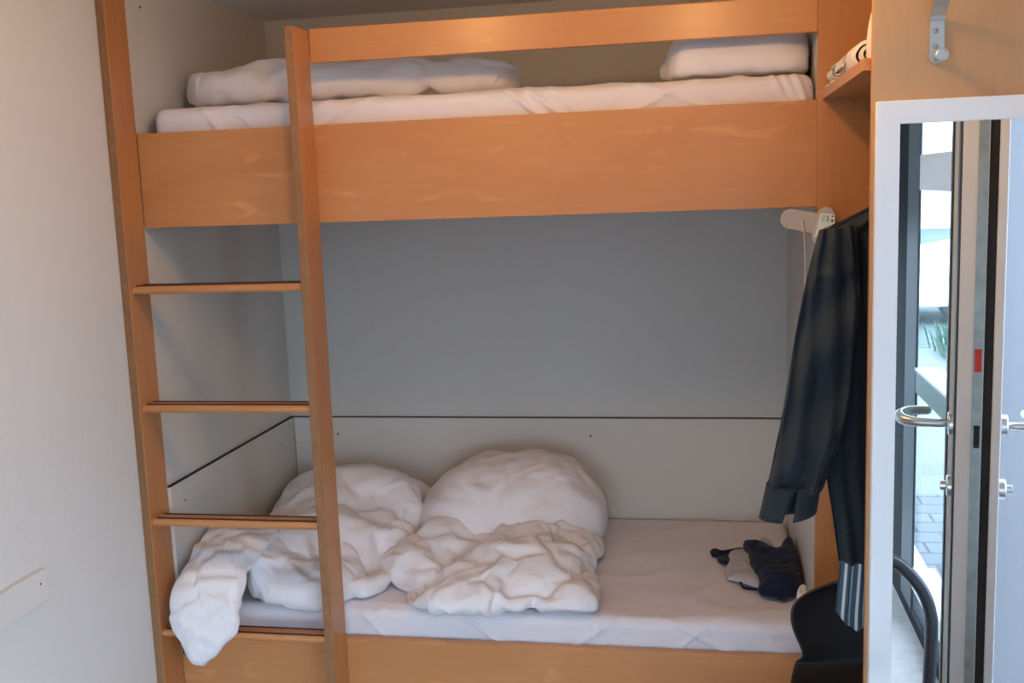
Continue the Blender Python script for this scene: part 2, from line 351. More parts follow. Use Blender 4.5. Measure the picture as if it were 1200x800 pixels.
# white car parked across the yard
car = thing('car', 'white parked car outside, reflected high in the mirror', 'car', (6.2, -12.9, -.06))
CARW = plain('white_car_paint', (.80, .84, .86), .25, coat=.6)
prof = [(0, .22), (.0, .55), (.08, .80), (.9, .95), (1.15, 1.0), (1.75, 1.42), (2.0, 1.47), (3.3, 1.46), (3.9, 1.05), (4.2, .98), (4.25, .55), (4.2, .24)]
m = MB(); x0 = 4.05
m.prism([(x0+a, -13.7, z-.06) for a, z in prof[:5]+prof[8:]], (0, 1.7, 0)); m.build('body', CARW, car, bevel=.05, seg=4, smooth=True)
m = MB(); cab = [(1.1, .96), (1.7, 1.40), (2.0, 1.46), (3.3, 1.45), (3.95, 1.0)]
m.prism([(x0+a, -13.6, z-.06) for a, z in cab], (0, 1.5, 0)); m.build('roof', CARW, car, bevel=.04, seg=3, smooth=True)
m = MB(); m.prism([(x0+a, -12.11, z-.06) for a, z in ((1.32, 1.02), (1.78, 1.36), (2.45, 1.38), (2.45, 1.02))], (0, .02, 0)); m.prism([(x0+a, -12.11, z-.06) for a, z in ((2.52, 1.02), (2.52, 1.38), (3.22, 1.37), (3.68, 1.02))], (0, .02, 0))
m.build('side_window', plain('car_glass', (.05, .09, .11), .08), car, bevel=.005)
for a in (.85, 3.4):
    m = MB(); m.cyl((x0+a, -12.02, .25), (x0+a, -12.22, .25), .32, 32); wh = m.build('wheel', BLACK, car, bevel=.02)
    m = MB(); m.cyl((x0+a, -12.005, .25), (x0+a, -12.04, .25), .20, 24); m.build('hubcap', ALU, wh, bevel=.01)
m = MB(); m.box(x0+.02, x0+.20, -12.01, -11.985, .42, .50); m.build('indicator', plain('amber_lens', (.9, .36, .02), .3), car, bevel=.01)

# ------------------------------------------------------------------ built-in bunk bed
Z1, Z2, Z3, Z4, Z5 = 2.0211, 1.7279, 2.2026, 2.2956, .3886
X2, TH, SD = .5848, .0283, .1208
bunk = thing('bunk_bed', 'built-in maple bunk bed with plywood ladder filling the white niche', 'bunk bed', (L/2, .5, 0))
MB().box(0, L, 0, .024, Z2, Z1).build('side_board', WOOD_X, bunk, bevel=.0015)
MB().box(0, L, 0, .024, .03, Z5).build('side_board', WOOD_X, bunk, bevel=.0015)
MB().box(X2, L, .0, .024, Z3, Z4+.006).build('guard_rail', WOOD_X, bunk, bevel=.003)
MB().box(.0, L-.001, .026, ND-.002, 1.90, 1.93).build('bed_base', WOOD_X, bunk)
MB().box(.015, L-.001, .026, ND-.02, .29, .32).build('bed_base', WOOD_X, bunk)
def stile(x0, x1, ztop):
    m = MB(); m.box(x0, x1, -SD, -.0005, 0, ztop)
    o = m.build('stile', [WOOD_Z, PLY_X], bunk, bevel=.003)
    for p in o.data.polygons:
        if abs(p.normal.y) > .9: p.material_index = 1
    return o
stile(LW+.001, 0, ZC-.001); stile(X2-TH, X2, Z4)
# screw heads and a knock in the left stile
for u, v in ((137.5, 199), (148, 305), (163, 490), (185, 770)):
    pp = at(u, v, 'y', -SD)
for zr in (1.528, 1.1547, .7848, .412):
    yf, yk, t = -.112, -.052, .0265
    m = MB(); pr = []
    for k in range(9):
        a = PI/2+PI*k/8; pr.append((yf+t/2+math.cos(a)*t/2, zr+t/2+math.sin(a)*t/2))
    pr += [(yk, zr), (yk, zr+t)]
    m.prism([(.0005, y, z) for y, z in pr], (X2-TH-.001, 0, 0))
    r = m.build('rung', WOOD_X, bunk, smooth=False)
    for y0 in (yf+.008, yk-.010):
        MB().box(.012, X2-TH-.004, y0, y0+.006, zr+t-.001, zr+t+.0022).build('grip_strip', BLACK, r)

# ------------------------------------------------------------------ open wardrobe beside the bunk
PY0, PY1 = -.78, -.76
PXL = 2.077
ward = thing('wardrobe', 'open-sided maple wardrobe at the right with a plain outer panel', 'wardrobe', (2.38, -.38, 0))
o = MB().box(PXL, XR-.002, PY0, PY1, 0, ZC-.002).build('side_panel', [WOOD_P, WOOD_Z], ward, bevel=.0015)
for p_ in o.data.polygons:
    if abs(p_.normal.x) > .9: p_.material_index = 1
MB().box(L, XR-.002, -.001, .022, 0, ZC-.002).build('side_panel', WOOD_Z, ward, bevel=.001)
MB().box(2.062, XR-.002, PY1, -.001, 2.021, 2.046).build('shelf', WOOD_Z, ward, bevel=.001)
MB().cyl((2.27, PY1, 1.885), (2.27, -.001, 1.885), .0125).build('clothes_rail', CHROME, ward)
# mirror in a white frame on the wardrobe side
mx0, mx1, mz0, mz1, fw = 2.0835, 2.60, .42, 1.9555, .0455
mir = thing('mirror', 'tall mirror in a flat white frame on the wardrobe side', 'mirror', ((mx0+mx1)/2, PY0, mz0))
m = MB(); y0, y1 = PY0-.022, PY0-.0005
def mitre(a, b, c, d): m.prism([(p[0], y0, p[1]) for p in (a, b, c, d)], (0, y1-y0, 0))
A = (mx0, mz0), (mx1, mz0), (mx1, mz1), (mx0, mz1); B = (mx0+fw, mz0+fw), (mx1-fw, mz0+fw), (mx1-fw, mz1-fw), (mx0+fw, mz1-fw)
for i in range(4): mitre(A[i], A[(i+1)%4], B[(i+1)%4], B[i])
m.build('frame', WFRAME, mir, bevel=.0012)
MB().box(mx0+fw-.004, mx1-fw+.004, PY0-.010, PY0-.004, mz0+fw-.004, mz1-fw+.004).build('mirror_glass', MIRROR, mir)

# coat hook
HX = at(1097.5, 45, 'y', PY0).x; zt = at(1097, 24, 'y', PY0).z; zb = at(1097, 66, 'y', PY0).z
hook = thing('coat_hook', 'brushed aluminium coat hook above the mirror', 'coat hook', (HX, PY0, zb))
hw = .0145
m = MB(); y = PY0-.0005
pl = [(HX-hw, zt), (HX+hw, zt)]+[(HX+hw*math.cos(a), zb+hw*math.sin(a)) for a in [-PI*k/10 for k in range(11)]]
m.prism([(a, y-.005, z) for a, z in pl], (0, .005, 0)); plate = m.build('plate', ALU, hook, bevel=.0012)
m = MB(); yo = y-.005
path = [(zt+.0, yo+.0025), (zt+.008, yo-.003), (zt+.022, yo-.022), (zt+.038, yo-.052), (zt+.052, yo-.080)]
rows = []
for z, yy in path: rows.append([(HX-hw, yy-.0025, z), (HX+hw, yy-.0025, z), (HX+hw, yy+.0025, z), (HX-hw, yy+.0025, z)])
m.grid(rows, closed=True); m.mesh(rows[-1], [(0, 1, 2, 3)]); m.build('arm', ALU, hook, bevel=.001)
m = MB(); kz = zb-.004; m.tube([(HX+.001, yo, kz), (HX+.003, yo-.028, kz+.002), (HX+.003, yo-.030, kz+.002), (HX+.003, yo-.036, kz+.003), (HX+.003, yo-.038, kz+.003)], [.007, .007, .0115, .0125, .0105], 24); m.build('knob', ALU, hook, smooth=False, bevel=.001)
for v in (36, 54.5):
    q = at(1097, v, 'y', yo); m = MB(); m.tube([(q.x, yo+.0002, q.z), (q.x, yo-.0006, q.z)], .0052, 20); m.build('screw_recess', SEAM, hook); m = MB(); m.tube([(q.x, yo, q.z), (q.x, yo-.0016, q.z), (q.x, yo-.0022, q.z)], [.0042, .0042, .0030], 18); sw = m.build('screw', CHROME, hook)
    m = MB(); m.box(q.x-.0024, q.x+.0024, yo-.0026, yo-.002, q.z-.0005, q.z+.0005).box(q.x-.0005, q.x+.0005, yo-.0026, yo-.002, q.z-.0024, q.z+.0024); m.build('slot', SEAM, sw)
# ------------------------------------------------------------------ soft goods: cushions and ribbons settled by a short cloth run
def closed_curve(pts, n=20):
    m = len(pts); out = []
    for i in range(m):
        a, b, c, d = [Vector(pts[k % m]) for k in (i-1, i, i+1, i+2)]
        for k in range(n):
            t = k/n; out.append(.5*((2*b)+(c-a)*t+(2*a-5*b+4*c-d)*t*t+(3*b-a-3*c+d)*t**3))
    return out
def cushion(outline, T, N=44, zb=.478, p=2.6, q=.5, cen=None, hf=None):
    """closed soft form over an outline in the xy plane: a top sheet and a bottom sheet"""
    S = closed_curve([(x, y, 0) for x, y in outline]); c = Vector((*cen, 0)) if cen else sum(S, Vector())/len(S)
    tab = sorted((math.atan2(s.y-c.y, s.x-c.x), math.hypot(s.x-c.x, s.y-c.y)) for s in S)
    tab = [(tab[-1][0]-2*PI, tab[-1][1])]+tab+[(tab[0][0]+2*PI, tab[0][1])]
    def reach(a):
        lo, hi = 0, len(tab)-1
        while hi-lo > 1:
            mid = (lo+hi)//2
            if tab[mid][0] <= a: lo = mid
            else: hi = mid
        f = (a-tab[lo][0])/max(1e-9, tab[hi][0]-tab[lo][0]); return tab[lo][1]*(1-f)+tab[hi][1]*f
    V = []; idx = {}
    def vid(i, j, top):
        b = i in (0, N-1) or j in (0, N-1); k = (i, j, 0 if b else top)
        if k not in idx:
            u = 2*i/(N-1)-1; v = 2*j/(N-1)-1
            x = u*math.sqrt(1-v*v/2); y = v*math.sqrt(1-u*u/2); r = min(1, math.hypot(x, y)); a = math.atan2(y, x); R = reach(a)*r
            X = c.x+R*math.cos(a); Y = c.y+R*math.sin(a); full = (1-r**p)**q; h = T*full*(hf(X, Y) if hf else 1)
            zz = zb(X, Y) if callable(zb) else zb; mid = min(.035, T*.3)
            Z = zz+mid if b else (zz+mid+h*(1-mid/T) if top == 0 else zz+mid*(1-min(1, full*2))+.001)
            idx[k] = len(V); V.append(Vector((X, Y, Z)))
        return idx[k]
    F = [(vid(i,j,0), vid(i+1,j,0), vid(i+1,j+1,0), vid(i,j+1,0)) for i in range(N-1) for j in range(N-1)]
    F += [(vid(i,j+1,1), vid(i+1,j+1,1), vid(i+1,j,1), vid(i,j,1)) for i in range(N-1) for j in range(N-1)]
    return V, F
def strip(path, widths, thick, N=30, M_=44, side=(1, 0, 0)):
    """closed flat soft form along a path"""
    P = [Vector(q) for q in path]; K = len(P); W = [Vector((w_, 0, 0)) for w_ in widths]; side = Vector(side)
    def ev(t, A):
        x = t*(K-1); i = min(int(x), K-2); f = x-i; a = A[max(i-1, 0)]; b = A[i]; c = A[i+1]; d = A[min(i+2, K-1)]
        return .5*((2*b)+(c-a)*f+(2*a-5*b+4*c-d)*f*f+(3*b-a-3*c+d)*f**3)
    V = []; idx = {}
    def vid(i, j, top):
        b = i in (0, N-1) or j in (0, M_-1); k = (i, j, 0 if b else top)
        if k not in idx:
            u = 2*i/(N-1)-1; t = j/(M_-1); p = ev(t, P); w_ = max(.004, ev(t, W).x)
            n = side.cross((ev(min(1, t+.01), P)-ev(max(0, t-.01), P)).normalized()).normalized()
            if abs(n.y) > abs(n.z):
                if n.y > 0: n = -n
            elif n.z < 0: n = -n
            pr = math.sqrt(max(0, (1-abs(u)**3)*(1-abs(2*t-1)**8)))
            idx[k] = len(V); V.append(p+side*u*w_+(n*thick*pr*(.5 if top == 0 else -.5) if not b else Vector()))
        return idx[k]
    F = []
    for i in range(N-1):
        for j in range(M_-1):
            F.append((vid(i,j,0), vid(i+1,j,0), vid(i+1,j+1,0), vid(i,j+1,0))); F.append((vid(i,j+1,1), vid(i+1,j+1,1), vid(i+1,j,1), vid(i,j,1)))
    return V, F
STOPS = []
def stop(x0, x1, y0, y1, z0, z1):
    o = MB().box(x0, x1, y0, y1, z0, z1).build('stop', SHEET); o.modifiers.new('c', 'COLLISION')
    o.collision.thickness_outer = .004; o.collision.cloth_friction = 5; o.collision.damping = .5; STOPS.append(o)
def settle(V, F, frames=22, grow=.1, press=2.5, bend=.3, tens=12, goal=.12, jit=.012, seed=1, grav=.12):
    """let the cloth buckle into creases for a few frames and hand back its vertices"""
    me = bpy.data.meshes.new('soft'); me.from_pydata([v[:] for v in V], [], F); me.update()
    bm = bmesh.new(); bm.from_mesh(me); bmesh.ops.recalc_face_normals(bm, faces=bm.faces); bm.to_mesh(me); bm.free()
    for v in me.vertices:
        v.co += noise.noise_vector(v.co*9+Vector((seed*7.1, 0, 0)))*jit+noise.noise_vector(v.co*22+Vector((seed*3.1, 0, 0)))*jit*.6
    o = bpy.data.objects.new('soft', me); COL.objects.link(o)
    g = o.vertex_groups.new(name='hold'); gf = goal if callable(goal) else (lambda c: goal)
    for v in me.vertices:
        w_ = gf(v.co)
        if w_ > 0: g.add([v.index], w_, 'REPLACE')
    m = o.modifiers.new('cloth', 'CLOTH'); s = m.settings
    s.quality = 8; s.mass = .25; s.tension_stiffness = tens; s.compression_stiffness = tens; s.shear_stiffness = tens*.4; s.bending_stiffness = bend
    s.tension_damping = 5; s.compression_damping = 5; s.bending_damping = .5; s.air_damping = 1
    s.shrink_min = -grow; s.shrink_max = -grow
    if press: s.use_pressure = True; s.uniform_pressure_force = press
    s.vertex_group_mass = 'hold'; s.pin_stiffness = .5; s.effector_weights.gravity = grav
    m.collision_settings.use_collision = True; m.collision_settings.distance_min = .004; m.collision_settings.collision_quality = 3
    m.point_cache.frame_start = 1; m.point_cache.frame_end = frames+1
    base = [v.co.copy() for v in me.vertices]
    for f in range(1, frames+1): sc.frame_set(f)
    ev = o.evaluated_get(bpy.context.evaluated_depsgraph_get()).to_mesh()
    out = [v.co.copy() for v in ev.vertices]
    bpy.data.objects.remove(o); sc.frame_set(1)
    ok = all(a.x == a.x and (a-b).length < .5 for a, b in zip(out, base))
    return (out if ok else base), F
def soft(name, parts, mat, label=None, cat=None, group=None, parent=None, sub=1, sm=2):
    m = MB()
    for V, F in parts: m.mesh(V, F)
    o = m.build(name, mat, parent, smooth=True)
    if sm: s = o.modifiers.new('smooth', 'SMOOTH'); s.factor = .5; s.iterations = sm
    if sub: u = o.modifiers.new('sub', 'SUBSURF'); u.levels = sub; u.render_levels = sub
    return tag(o, label, cat, group)

stop(0, L, .02, 1.05, .2, .474); stop(-.2, .0, 0, 1.3, 0, 2.5); stop(-.1, L, 1.042, 1.2, 0, .9); stop(L, L+.2, .03, 1.1, 0, 2.5)
stop(0, L, 0, .024, .03, .389); stop(0, .556, -.114, -.05, .41, .44); stop(-.2, 0, -.12, 0, 0, 2.5); stop(0, L, .05, 1.05, 1.9, 2.100)
# rumpled duvet: body, the lifted front roll, and the corner that hangs out
V, F = cushion([(.05,.30),(.03,.6),(.04,1.0),(.4,1.0),(.66,1.0),(.66,.6),(.68,.13),(.58,.05),(.40,.06),(.25,.15)], .125, 60, p=5, cen=(.38,.55),
    hf=lambda x, y: .76+.24*min(1, max(0, (y-.2)/.5))+.11*math.sin(x*11+y*4)+.08*math.sin(y*17-x*6))
dC = settle(V, F, 22, grow=.19, press=.4, bend=.010, seed=9, jit=.018, goal=lambda c: .09+.4*max(0, 1-abs(c.x-.72)/.15)*(c.y < .3))
V, F = cushion([(.24,.22),(.25,.08),(.30,.015),(.40,.0),(.50,.02),(.56,.12),(.5,.35),(.3,.35)], .16, 34, p=3, zb=lambda x, y: .478+max(0, .10-abs(x-.29)*1.2)*.8)
dE = settle(V, F, 18, grow=.17, press=.7, bend=.015, seed=5, goal=.10)
V, F = strip([(.17,.42,.60),(.16,.26,.655),(.16,.10,.655),(.165,-.05,.61),(.165,-.118,.54),(.165,-.14,.455),(.145,-.15,.34)], [.07,.13,.13,.12,.12,.11,.012], .06, 36, 54)
dD = settle(V, F, 14, grow=.09, press=.3, bend=.02, seed=8, goal=lambda c: 1.0 if c.y > .25 else (.35 if c.z > .5 else .6), jit=.010, grav=.05)
soft('duvet', [dC, dE, dD], COTTON, 'rumpled white duvet with one corner hanging over the lowest visible ladder rung', 'duvet')
V, F = cushion([(.71,.62),(.70,.85),(.75,1.0),(1.0,1.02),(1.25,1.0),(1.31,.85),(1.31,.62),(1.15,.52),(.85,.50)], .34, 52, p=3.5, q=.55, hf=lambda x, y: .86+.14*min(1, max(0, (x-.65)/.35)))
dA = settle(V, F, 24, grow=.15, press=1.3, bend=.02, seed=11, goal=.10)
V, F = cushion([(.58,.36),(.70,.16),(.82,.0),(.97,-.045),(1.13,.0),(1.38,.03),(1.41,.08),(1.37,.35),(1.35,.6),(1.15,.72),(.85,.72),(.62,.60)], .15, 60, p=4, cen=(1.0,.36),
    hf=lambda x, y: .72+.28*min(1, max(0, (y-.05)/.4))+.06*math.sin(x*14-y*9)+.05*math.sin(y*19+x*5))
dB = settle(V, F, 26, grow=.18, press=.7, bend=.015, seed=21, jit=.016,
    goal=lambda c: .09+.6*max([0]+[1-math.hypot(c.x-a, c.y-b)/.16 for a, b in ((.60, .33), (.97, -.03), (1.39, .05), (1.33, .6))]))
soft('duvet', [dA, dB], COTTON, 'thick white duvet folded double in the middle of the lower bed', 'duvet')
V, F = strip([(.10,.31,2.165),(.20,.31,2.175),(.40,.31,2.18),(.65,.31,2.175),(.9,.32,2.17),(1.07,.33,2.165),(1.10,.33,2.16)], [.07,.125,.135,.13,.125,.12,.10], .155, 36, 76, side=(0, 1, 0))
dU = settle(V, F, 20, grow=.10, press=2.4, bend=.10, seed=31, goal=.12, jit=.008)
k1 = settle(*cushion([(1.05,.25),(1.05,.40),(1.12,.42),(1.165,.33),(1.12,.24)], .07, 18, zb=2.098), 12, grow=.15, press=1, bend=.05, seed=33)
k2 = settle(*cushion([(.13,.22),(.13,.40),(.08,.40),(.035,.32),(.08,.23)], .10, 18, zb=2.098), 12, grow=.15, press=1, bend=.05, seed=34)
soft('duvet', [dU, k1, k2], COTTON, 'white duvet rolled up lengthwise at the left end of the upper bunk', 'duvet')
V, F = cushion([(1.68,.12),(1.665,.34),(1.69,.58),(1.85,.60),(2.03,.58),(2.045,.34),(2.035,.12),(1.85,.10)], .175, 44, zb=2.105, p=4, q=.5)
dP = settle(V, F, 18, grow=.09, press=3.5, bend=.12, seed=41, jit=.007)
k3 = settle(*cushion([(1.63,.20),(1.62,.32),(1.69,.42),(1.75,.30),(1.71,.16)], .07, 18, zb=2.10), 12, grow=.15, press=1, bend=.05, seed=43)
soft('pillow', [dP, k3], COTTON, 'plump white pillow at the right end of the upper bunk', 'pillow')
V, F = cushion([(2.018,.034),(2.010,.07),(2.018,.12),(2.032,.14),(2.045,.12),(2.047,.07),(2.045,.034),(2.03,.030)], .085, 22, zb=.478, p=5, q=.4)
soft('pillow', [settle(V, F, 8, grow=.06, press=1, bend=.1, seed=47, jit=.002)], COTTON, 'white pillow wedged upright at the right end of the lower bed, mostly hidden', 'pillow')
# clothes dropped on the lower bed
NAVY = crease('navy_jersey', (.005, .009, .036), .9, .25, 30)
PALE = crease('pale_grey_jersey', (.48, .49, .52), .9, .3, 30)
def px_out(pts, z): return [(at(u, v, 'z', z).x, at(u, v, 'z', z).y) for u, v in pts]
V, F = cushion(px_out([(869,640),(880,637),(893,640),(905,647),(912,650),(918,640),(930,634),(936,640),(939,652),(943,664),(942,683),(938,692),(925,697),(915,699),(893,694),(889,690),(889,678),(880,665),(876,650)], .50), .075, 40, p=3, zb=.478, cen=tuple(at(912, 672, 'z', .50))[:2],
    hf=lambda x, y: .85+.25*math.sin(x*29+y*11)*math.sin(y*17))
nv = soft('garment', [settle(V, F, 12, grow=.09, press=.6, bend=.01, seed=53, jit=.004, goal=.30)], NAVY, 'crumpled navy blue garment dropped on the lower sheet', 'clothing')
V, F = cushion(px_out([(868,641),(860,644),(846,646),(838,644),(833,647),(836,653),(841,652),(843,659),(853,661),(870,655)], .485), .022, 22, p=3, zb=.478)
soft('sleeve', [settle(V, F, 8, grow=.08, press=.3, bend=.03, seed=52, jit=.003)], NAVY, parent=nv)
c1 = closed_curve([tuple(at(u, v, 'z', .487)) for u, v in ((868,681),(874,679),(882,683),(890,690),(880,690),(871,688))], 6)
MB().tube(c1+[c1[0]], .0045, 8).build('strap', NAVY, nv, smooth=True)
V, F = cushion(px_out([(857,648),(868,645),(880,648),(884,658),(886,672),(893,683),(890,690),(878,687),(866,683),(853,680),(850,672),(853,660)], .485), .030, 30, p=3, zb=.477)
soft('garment', [settle(V, F, 10, grow=.07, press=.3, bend=.02, seed=55, jit=.004, goal=.3)], PALE, 'pale grey garment half under the crumpled navy one', 'clothing')
V, F = cushion(px_out([(930,642),(938,634),(946,640),(947,652),(943,664),(936,668),(932,655)], .50), .055, 20, p=3, zb=.478)
soft('garment', [settle(V, F, 10, grow=.1, press=.5, bend=.03, seed=57, jit=.004)], PALE, 'small pale crumpled cloth at the right of the navy garment', 'clothing')
for o in STOPS: bpy.data.objects.remove(o)

# ------------------------------------------------------------------ mattresses in fitted sheets
def ridge(x, c, w_): return math.e**(-((x-c)/w_)**2)
def mattress(name, x0, x1, y0, y1, z0, z1, label, seed, folds, rz=.035):
    m = MB(); NX = 260
    prof = []
    for k in range(14): prof.append((y1, z0+(z1-z0-rz)*k/13, 0))
    for k in range(1, 8): a = PI/2*k/8; prof.append((y1-rz+rz*math.cos(a), z1-rz+rz*math.sin(a), 1))
    for k in range(46): prof.append((y1-rz-(y1-y0-2*rz)*k/45, z1, 2))
    for k in range(1, 8): a = PI/2+PI/2*k/8; prof.append((y0+rz+rz*math.cos(a), z1-rz+rz*math.sin(a), 3))
    for k in range(26): prof.append((y0, z1-rz-(z1-z0-rz)*k/25, 4))
    rows = []
    for i in range(NX+1):
        s = i/NX; x = x0+(x1-x0)*s
        e = min(s, 1-s)*(x1-x0); g = 1-(1-min(1, e/rz))**2 if e < rz else 1; g = math.sqrt(max(0, g))
        row = []
        for y, z, t in prof:
            v = Vector((x*1.2, y*2.2, seed)); d = noise.noise(v*3)*.004+noise.noise(v*9)*.0015
            yy, zz = y, z
            front = max(0, min(1, (y0+.09-y)/.08)) if t >= 2 else 0
            w_ = 0
            for fx, sl, am, wd in folds:      # slanted tuck folds on the front side
                w_ += am*ridge(x-(z1-z)*sl, fx, wd)*front
            rip = abs(noise.noise(Vector((x*7+(z1-z)*9, z*5, seed+3))))
            if t >= 3: yy -= w_+.006*rip-.004*math.sin((z1-z)/(z1-z0)*PI); zz += w_*.3*(z > z1-.05)
            if t == 2:
                r2 = abs(noise.noise(Vector((x*2.2+y*1.4, y*4.2-x*1.1, seed+5)))); zz += d+.006*(1-min(1, r2*5))+w_*.4
            if t in (1, 3, 2): zz -= (1-g)*rz
            row.append((x, yy+(0 if t < 3 else (1-g)*rz*.7)+(0 if t > 1 else -(1-g)*rz*.7), zz))
        rows.append(row)
    m.grid(rows, closed=True); m.mesh(rows[0][::-1], [tuple(range(len(prof)))]); m.mesh(rows[-1], [tuple(range(len(prof)))])
    bmesh.ops.remove_doubles(m.bm, verts=m.bm.verts, dist=1e-5)
    o = m.build(name, SHEET, smooth=True); return tag(o, label, 'mattress')
random.seed(3)
mattress('mattress', .012, L-.004, .034, 1.036, .3205, .4745, 'lower bunk mattress in a white fitted sheet under the duvets', 2.0,
    [(.62, .9, .006, .012), (.70, -1.2, .006, .010), (.95, 1.4, .007, .012), (1.38, .3, .008, .010), (1.47, -1.5, .008, .012), (1.62, 1.8, .007, .014), (1.75, -1.1, .007, .010), (1.9, .6, .006, .02)])
mattress('mattress', .035, L-.004, .036, 1.04, 1.9305, 2.098, 'upper bunk mattress in a white fitted sheet behind the high side board', 7.0,
    [(.20, .8, .006, .014), (.30, 1.0, .006, .012), (.62, -1.6, .007, .014), (.75, -2.0, .007, .014), (1.17, 1.2, .012, .012), (1.23, 1.2, .012, .010), (1.30, 1.0, .006, .012), (1.55, 2.5, .006, .02), (1.72, -2.2, .006, .018), (1.93, .5, .010, .008), (1.96, .5, .010, .008), (1.99, .4, .012, .010)])

# ------------------------------------------------------------------ clothes hanging in the wardrobe
DARK = crease('charcoal_blue_cotton', (.024, .033, .042), .85, .3, 45)
def stripes():
    m, t, b = new_mat('blue_white_stripes'); setp(b, rough=.85)
    tcn = t.nodes.new('ShaderNodeTexCoord'); sx = t.nodes.new('ShaderNodeSeparateXYZ'); t.links.new(tcn.outputs['UV'], sx.inputs[0])
    a = t.nodes.new('ShaderNodeMath'); a.operation = 'FRACT'; t.links.new(sx.outputs['X'], a.inputs[0])
    r = t.nodes.new('ShaderNodeValToRGB'); r.color_ramp.interpolation = 'CONSTANT'; e = r.color_ramp.elements
    e[0].position = 0; e[0].color = (.72, .80, .84, 1); e[1].position = .38; e[1].color = (.07, .13, .20, 1)
    n = e.new(.62); n.color = (.11, .18, .25, 1); n2 = e.new(.70); n2.color = (.07, .13, .20, 1)
    t.links.new(a.outputs[0], r.inputs[0]); t.links.new(r.outputs[0], b.inputs['Base Color']); return m
STRIPE = stripes()
def lerp_tab(tab, z):
    for (a, va), (b, vb) in zip(tab, tab[1:]):
        if (a-z)*(b-z) <= 0 and a != b: f = (z-a)/(b-a); return va+(vb-va)*f
    return tab[0][1] if abs(z-tab[0][0]) < abs(z-tab[-1][0]) else tab[-1][1]
XC = 2.27
def torso(name, yc, tab, hem, mat, parent, dep=.042, seed=0, uv=False, rows_n=70, tab_r=None, cols=140):
    """hanging shirt body: closed hoops from the neck down to an open hem"""
    m = MB(); rows = []; ztop = tab[0][0]
    for i in range(rows_n+1):
        f = i/rows_n; row = []
        for k in range(cols):
            a = 2*PI*k/cols; ca, sa = math.cos(a), math.sin(a)
            xl_ = None
            zz = ztop+(hem(ca)-ztop)*f
            xl = lerp_tab(tab, zz); hw_ = XC-xl
            d = dep*min(1, .25+f*3)
            fold = (.35+.65*f)*(.010*math.sin(a*9+seed+f*1.5)+.008*math.sin(a*15+seed*2-f*2)+.006*math.sin(a*23+seed))
            x = XC+hw_*math.copysign(abs(ca)**.8, ca); y = yc+(d*math.copysign(abs(sa)**.7, sa) if True else 0)+fold*(.5+.5*abs(sa))
            row.append((x, y, zz))
        rows.append(row)
    m.grid(rows, closed=True)
    o = m.build(name, mat, parent, smooth=True)
    if uv:
        me = o.data; ul = me.uv_layers.new(name='UVMap')
        for p_ in me.polygons:
            for li in p_.loop_indices:
                k = me.loops[li].vertex_index % cols
                a = 2*PI*k/cols; 
                ul.data[li].uv = ((XC+.19*math.cos(a))/.0185 if True else 0, 0)
    s = o.modifiers.new('solid', 'SOLIDIFY'); s.thickness = .0015
    return o
YS = -.50
def T(pts, y): return [(at(u, v, 'y', y).z, at(u, v, 'y', y).x) for u, v in pts]
tab = T([(1035, 236), (1018, 243), (990, 257), (967, 269), (964, 276), (964, 300), (965, 400), (967, 550), (975, 600), (983, 657)], YS)
hemz = at(990, 656, 'y', YS).z
dark = thing('shirt', 'dark charcoal blue shirt on a hanger in the open wardrobe', 'shirt', (XC, YS, hemz))
torso('torso', YS, tab, lambda ca: hemz, DARK, dark, seed=1.3)
# the near sleeve, hoops along its own line, cuff with a slit
def sleeve(L_pts, R_pts, y0, y1, dep, cuff_rows):
    n = len(L_pts); m = MB(); rows = []; cols = 44; ev = 12
    def interp(P, t):
        x = t*(len(P)-1); i = min(int(x), len(P)-2); f = x-i
        a, b, c, d = [Vector((*P[min(max(k, 0), len(P)-1)], 0)) for k in (i-1, i, i+1, i+2)]
        return .5*((2*b)+(c-a)*f+(2*a-5*b+4*c-d)*f*f+(3*b-a-3*c+d)*f**3)
    K = ev*(n-1)
    for i in range(K+1):
        t = i/K; y = y0+(y1-y0)*t; l = interp(L_pts, t); r = interp(R_pts, t)
        A = at(l.x, l.y, 'y', y); B = at(r.x, r.y, 'y', y); cpt = (A+B)/2; h = (B-A)/2; row = []
        for k in range(cols):
            a = 2*PI*k/cols; ca, sa = math.cos(a), math.sin(a)
            fo = .007*math.sin(a*5+t*4)*t+.006*math.sin(a*8-t*7)+.007*math.sin(t*19+a*2)*(t > .15)
            row.append(cpt+h*math.copysign(abs(ca)**.85, ca)+Vector((0, 1, 0))*(dep*math.copysign(abs(sa)**.8, sa)+fo*(sa < 0)*1.6))
        rows.append(row)
    m.grid(rows, closed=True); return m
Lp = [(960, 270), (948, 315), (938, 360), (929, 410), (920, 465), (911, 515), (903, 553), (899, 568)]
Rp = [(1002, 262), (1006, 315), (1006, 360), (1003, 410), (996, 465), (984, 520), (969, 556), (961, 574)]
sm_ = sleeve(Lp, Rp, YS-.03, YS-.055, .034, 0).build('sleeve', DARK, dark, smooth=True)
s = sm_.modifiers.new('solid', 'SOLIDIFY'); s.thickness = .0015
